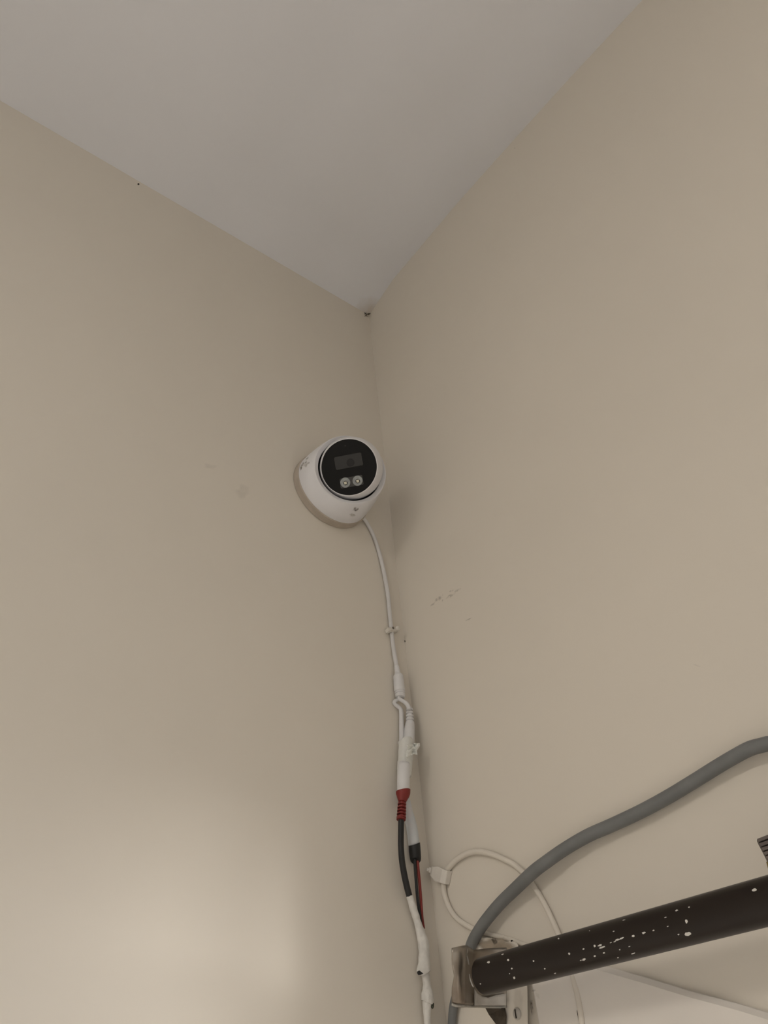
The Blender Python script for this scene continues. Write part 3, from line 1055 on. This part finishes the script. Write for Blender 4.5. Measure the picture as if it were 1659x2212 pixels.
# painted base plate on the wall behind the pole
plate = thing('base_plate', 'cream painted base plate with a screw on the wall under the pole', 'plate', on_right(1115, 2200))
out = [(1034, 2024), (1064, 2026), (1080, 2036), (1108, 2032), (1118, 2038), (1138, 2090), (1140, 2150), (1141, 2240), (1078, 2240), (1092, 2190), (1094, 2150), (1040, 2100), (1026, 2070)]
vs = []
for dy in (-0.0002, -0.0052, -0.0062):
    for (a, b) in out:
        s = 0.985 if dy < -0.006 else 1.0
        vs.append(on_right(1090 + (a - 1090) * s, 2130 + (b - 2130) * s, dy))
n = len(out)
fs = [tuple(range(2 * n, 3 * n))] + [(L * n + i, L * n + (i + 1) % n, (L + 1) * n + (i + 1) % n, (L + 1) * n + i) for L in range(2) for i in range(n)]
child('plate', mesh('plate', vs, fs), M['cream_cable'], plate, False)
sc = on_right(1118, 2190, -0.0062)
scr = child('screw', lathe('screw', sc, NY, [(-0.001, 0.0036), (0.0008, 0.0036), (0.0016, 0.0028), (0.0018, 0.001)], 24), M['painted_steel'], plate)
child('slot', box_me('slot', sc + NY * 0.0018, 0.0009, 0.0008, 0.0052), M['hole'], plate, False, parent=scr)

hit_plate = lambda px, py: (on_right(px, py, -0.0062), NY)
for i, (cx, cy, rx, ry, ang, mk) in enumerate(((1070, 2048, 46, 24, 0.1, 'plate_grime'), (1068, 2032, 6, 9, -0.5, 'grime'), (1106, 2032, 2.5, 2.0, 0, 'hole'), (1120, 2165, 12, 40, 0.0, 'faint'))):
    me = patch_me('grime', blob(cx, cy, rx, ry, ang, 20, 0.35, i + 40), hit_plate, 0.0002)
    child('grime', me, M[mk], plate)

# weathered striped block at the right edge above the pole
blk = thing('ribbed_block', 'weathered ribbed grey block at the right edge above the pole', 'block', on_right(1650, 1830, -0.03))
rows_px = [((1635, 1817), (1662, 1803)), ((1639, 1826), (1668, 1813)), ((1644, 1835), (1672, 1823)), ((1648.5, 1844), (1677, 1833)), ((1653, 1853), (1682, 1843)), ((1657, 1862), (1687, 1853))]
for (a0, a1), (b0, b1) in zip(rows_px, rows_px[1:]):
    e = Vector((a1[0] - a0[0], a1[1] - a0[1]))
    k = 3.2
    q = [a0, (a0[0] + e.x * k, a0[1] + e.y * k), (b0[0] + e.x * k, b0[1] + e.y * k), b0]
    cxm, cym = sum(p[0] for p in q) / 4, sum(p[1] for p in q) / 4
    vs = [on_right(a, b, -0.0005) for a, b in q] + [on_right(a, b, -0.026) for a, b in q] + \
         [on_right(cxm + (a - cxm) * 0.985, cym + (b - cym) * 0.72, -0.0295) for a, b in q]
    # keep the sides square to the wall: reuse the front outline
    for i in range(4):
        vs[i] = Vector((vs[4 + i].x, -0.0005, vs[4 + i].z))
    fs = [(8, 9, 10, 11), (0, 1, 2, 3)] + [(L * 4 + i, L * 4 + (i + 1) % 4, L * 4 + 4 + (i + 1) % 4, L * 4 + 4 + i) for L in range(2) for i in range(4)]
    child('rib', mesh('rib', vs, fs), M['weathered'], blk, False)
vs = [on_right(a, b, -0.02) for a, b in ((1655, 1862), (1710, 1846), (1720, 1866), (1661, 1884))]
vs = [Vector((v.x, -0.0005, v.z)) for v in vs] + vs
o = child('putty', mesh('putty', vs, [(0, 1, 2, 3), (4, 5, 6, 7)] + [(i, (i + 1) % 4, 4 + (i + 1) % 4, 4 + i) for i in range(4)]), M['ochre'], blk, False)
o['label'] = 'ochre putty under the ribs'


# ------------------------------------------------------------------ marks on the walls and ceiling
def mark(outline, hit, m, parent, name='scuff', lift=0.0002):
    o = link(name, patch_me(name, outline, hit, lift), M[m], parent)
    return o


A = math.radians
for i, (cx, cy, rx, ry, ang) in enumerate(((936, 1305, 9, 2.0, -0.62), (947, 1294, 11, 4.0, -0.6), (940, 1312, 4.5, 1.6, -0.4), (956, 1297, 1.6, 3.2, 0.2), (957, 1286, 2.2, 1.6, 0),
                                           (972, 1288, 13, 3.0, -0.5), (988, 1276, 10, 2.6, -0.5), (1012, 1338, 7.5, 1.3, -0.45), (974, 1277, 8, 2, -0.3))):
    mark(blob(cx, cy, rx, ry, ang, 16, 0.4, i), hit_right, 'scuff', wall_right)
mark(blob(873.5, 1385.5, 2.6, 2.4, 0, 12, 0.3, 3), hit_right, 'hole', wall_right, 'nail_hole')
mark(blob(1112, 320, 2.0, 1.6, 0, 10, 0.3, 4), hit_right, 'scuff', wall_right, 'speck')
mark(blob(1504, 1437, 10, 1.6, 0.35, 14, 0.4, 5), hit_right, 'faint', wall_right)
mark(blob(920.5, 1822, 1.6, 3.5, 0.3, 12, 0.4, 6), hit_right, 'scuff', wall_right)
mark(blob(809, 803, 2.2, 3.5, 0.2, 12, 0.4, 8), hit_right, 'faint', wall_right)
mark(blob(1085, 2028, 22, 8, 0.2, 20, 0.5, 9), hit_right, 'faint', wall_right, 'grime')
mark(blob(526, 1062, 18, 14, 0.2, 20, 0.4, 11), hit_left, 'faint', wall_left, 'smudge')
mark(blob(455, 1008, 16, 6, 0.1, 20, 0.4, 12), hit_left, 'faint', wall_left, 'smudge')
mark(blob(299, 398, 2.2, 2.2, 0, 12, 0.3, 13), hit_left, 'hole', wall_left, 'speck')
mark(blob(722, 635.5, 1.8, 1.6, 0, 12, 0.3, 14), hit_left, 'scuff', wall_left, 'speck')
hit_trim = lambda px, py: (on_right(px, py, -0.006), NY)
mark(blob(1153, 2140, 5, 2.8, 0.1, 14, 0.4, 21), hit_trim, 'grime', trim, 'chip')
mark(blob(1161, 2150, 4, 9, -0.5, 14, 0.5, 22), hit_trim, 'faint', trim, 'smear')
mark(blob(1147.5, 2170, 4, 22, -0.03, 18, 0.5, 23), hit_trim, 'grime', trim, 'grime')  # dark strip painted as the shade in the gap beside the base plate
mark(blob(1250, 2196, 1.8, 15, -0.2, 18, 0.3, 24), hit_trim, 'hole', trim, 'crack')

# small clump of cobweb in the corner under the ceiling
web = thing('cobweb', 'tiny dusty cobweb clump in the upper room corner', 'cobweb', Vector((0.004, -0.004, H - 0.004)))
for (a, b, w) in (((784, 670), (793, 684), 1.6), ((785, 686), (797, 676), 1.8), ((795, 680), (800, 677), 3.4), ((786, 680), (792, 676), 2.2)):
    p, q = on_plane(*a, Vector((0.004, -0.004, H)), Vector((1, -1, 0)).normalized()), on_plane(*b, Vector((0.004, -0.004, H)), Vector((1, -1, 0)).normalized())
    child('strand', sweep('strand', [p, (p + q) / 2 + Vector((0.0004, 0, 0.0003)), q], [mm(p, w * .5), mm(p, w), mm(q, w * .6)], 8), M['dust'], web)

# ------------------------------------------------------------------ ceiling lamp behind the photographer
lamp = thing('ceiling_lamp', 'round warm ceiling lamp behind the camera', 'lamp', Vector((LAMP_POS.x, LAMP_POS.y, H)))
child('canopy', lathe('canopy', Vector((LAMP_POS.x, LAMP_POS.y, H - 0.05)), Vector((0, 0, 1)), [(0, 0.29), (0.045, 0.30), (0.0495, 0.25)], 48), M['white_plastic'], lamp)
child('diffuser', lathe('diffuser', Vector((LAMP_POS.x, LAMP_POS.y, H - 0.052)), Vector((0, 0, -1)), [(0, 0.285), (0.025, 0.275), (0.045, 0.22), (0.052, 0.01)], 48), mlamp, lamp)
bulb = bpy.data.lights.new('lamp_light', 'AREA')
bulb.shape = 'DISK'
bulb.size = 0.56
bulb.energy = LAMP_POWER
bulb.color = (1.0, 0.945, 0.87)
bo = bpy.data.objects.new('lamp_light', bulb)
bo.location = LAMP_POS + Vector((0, 0, 0.03))
COL.objects.link(bo)
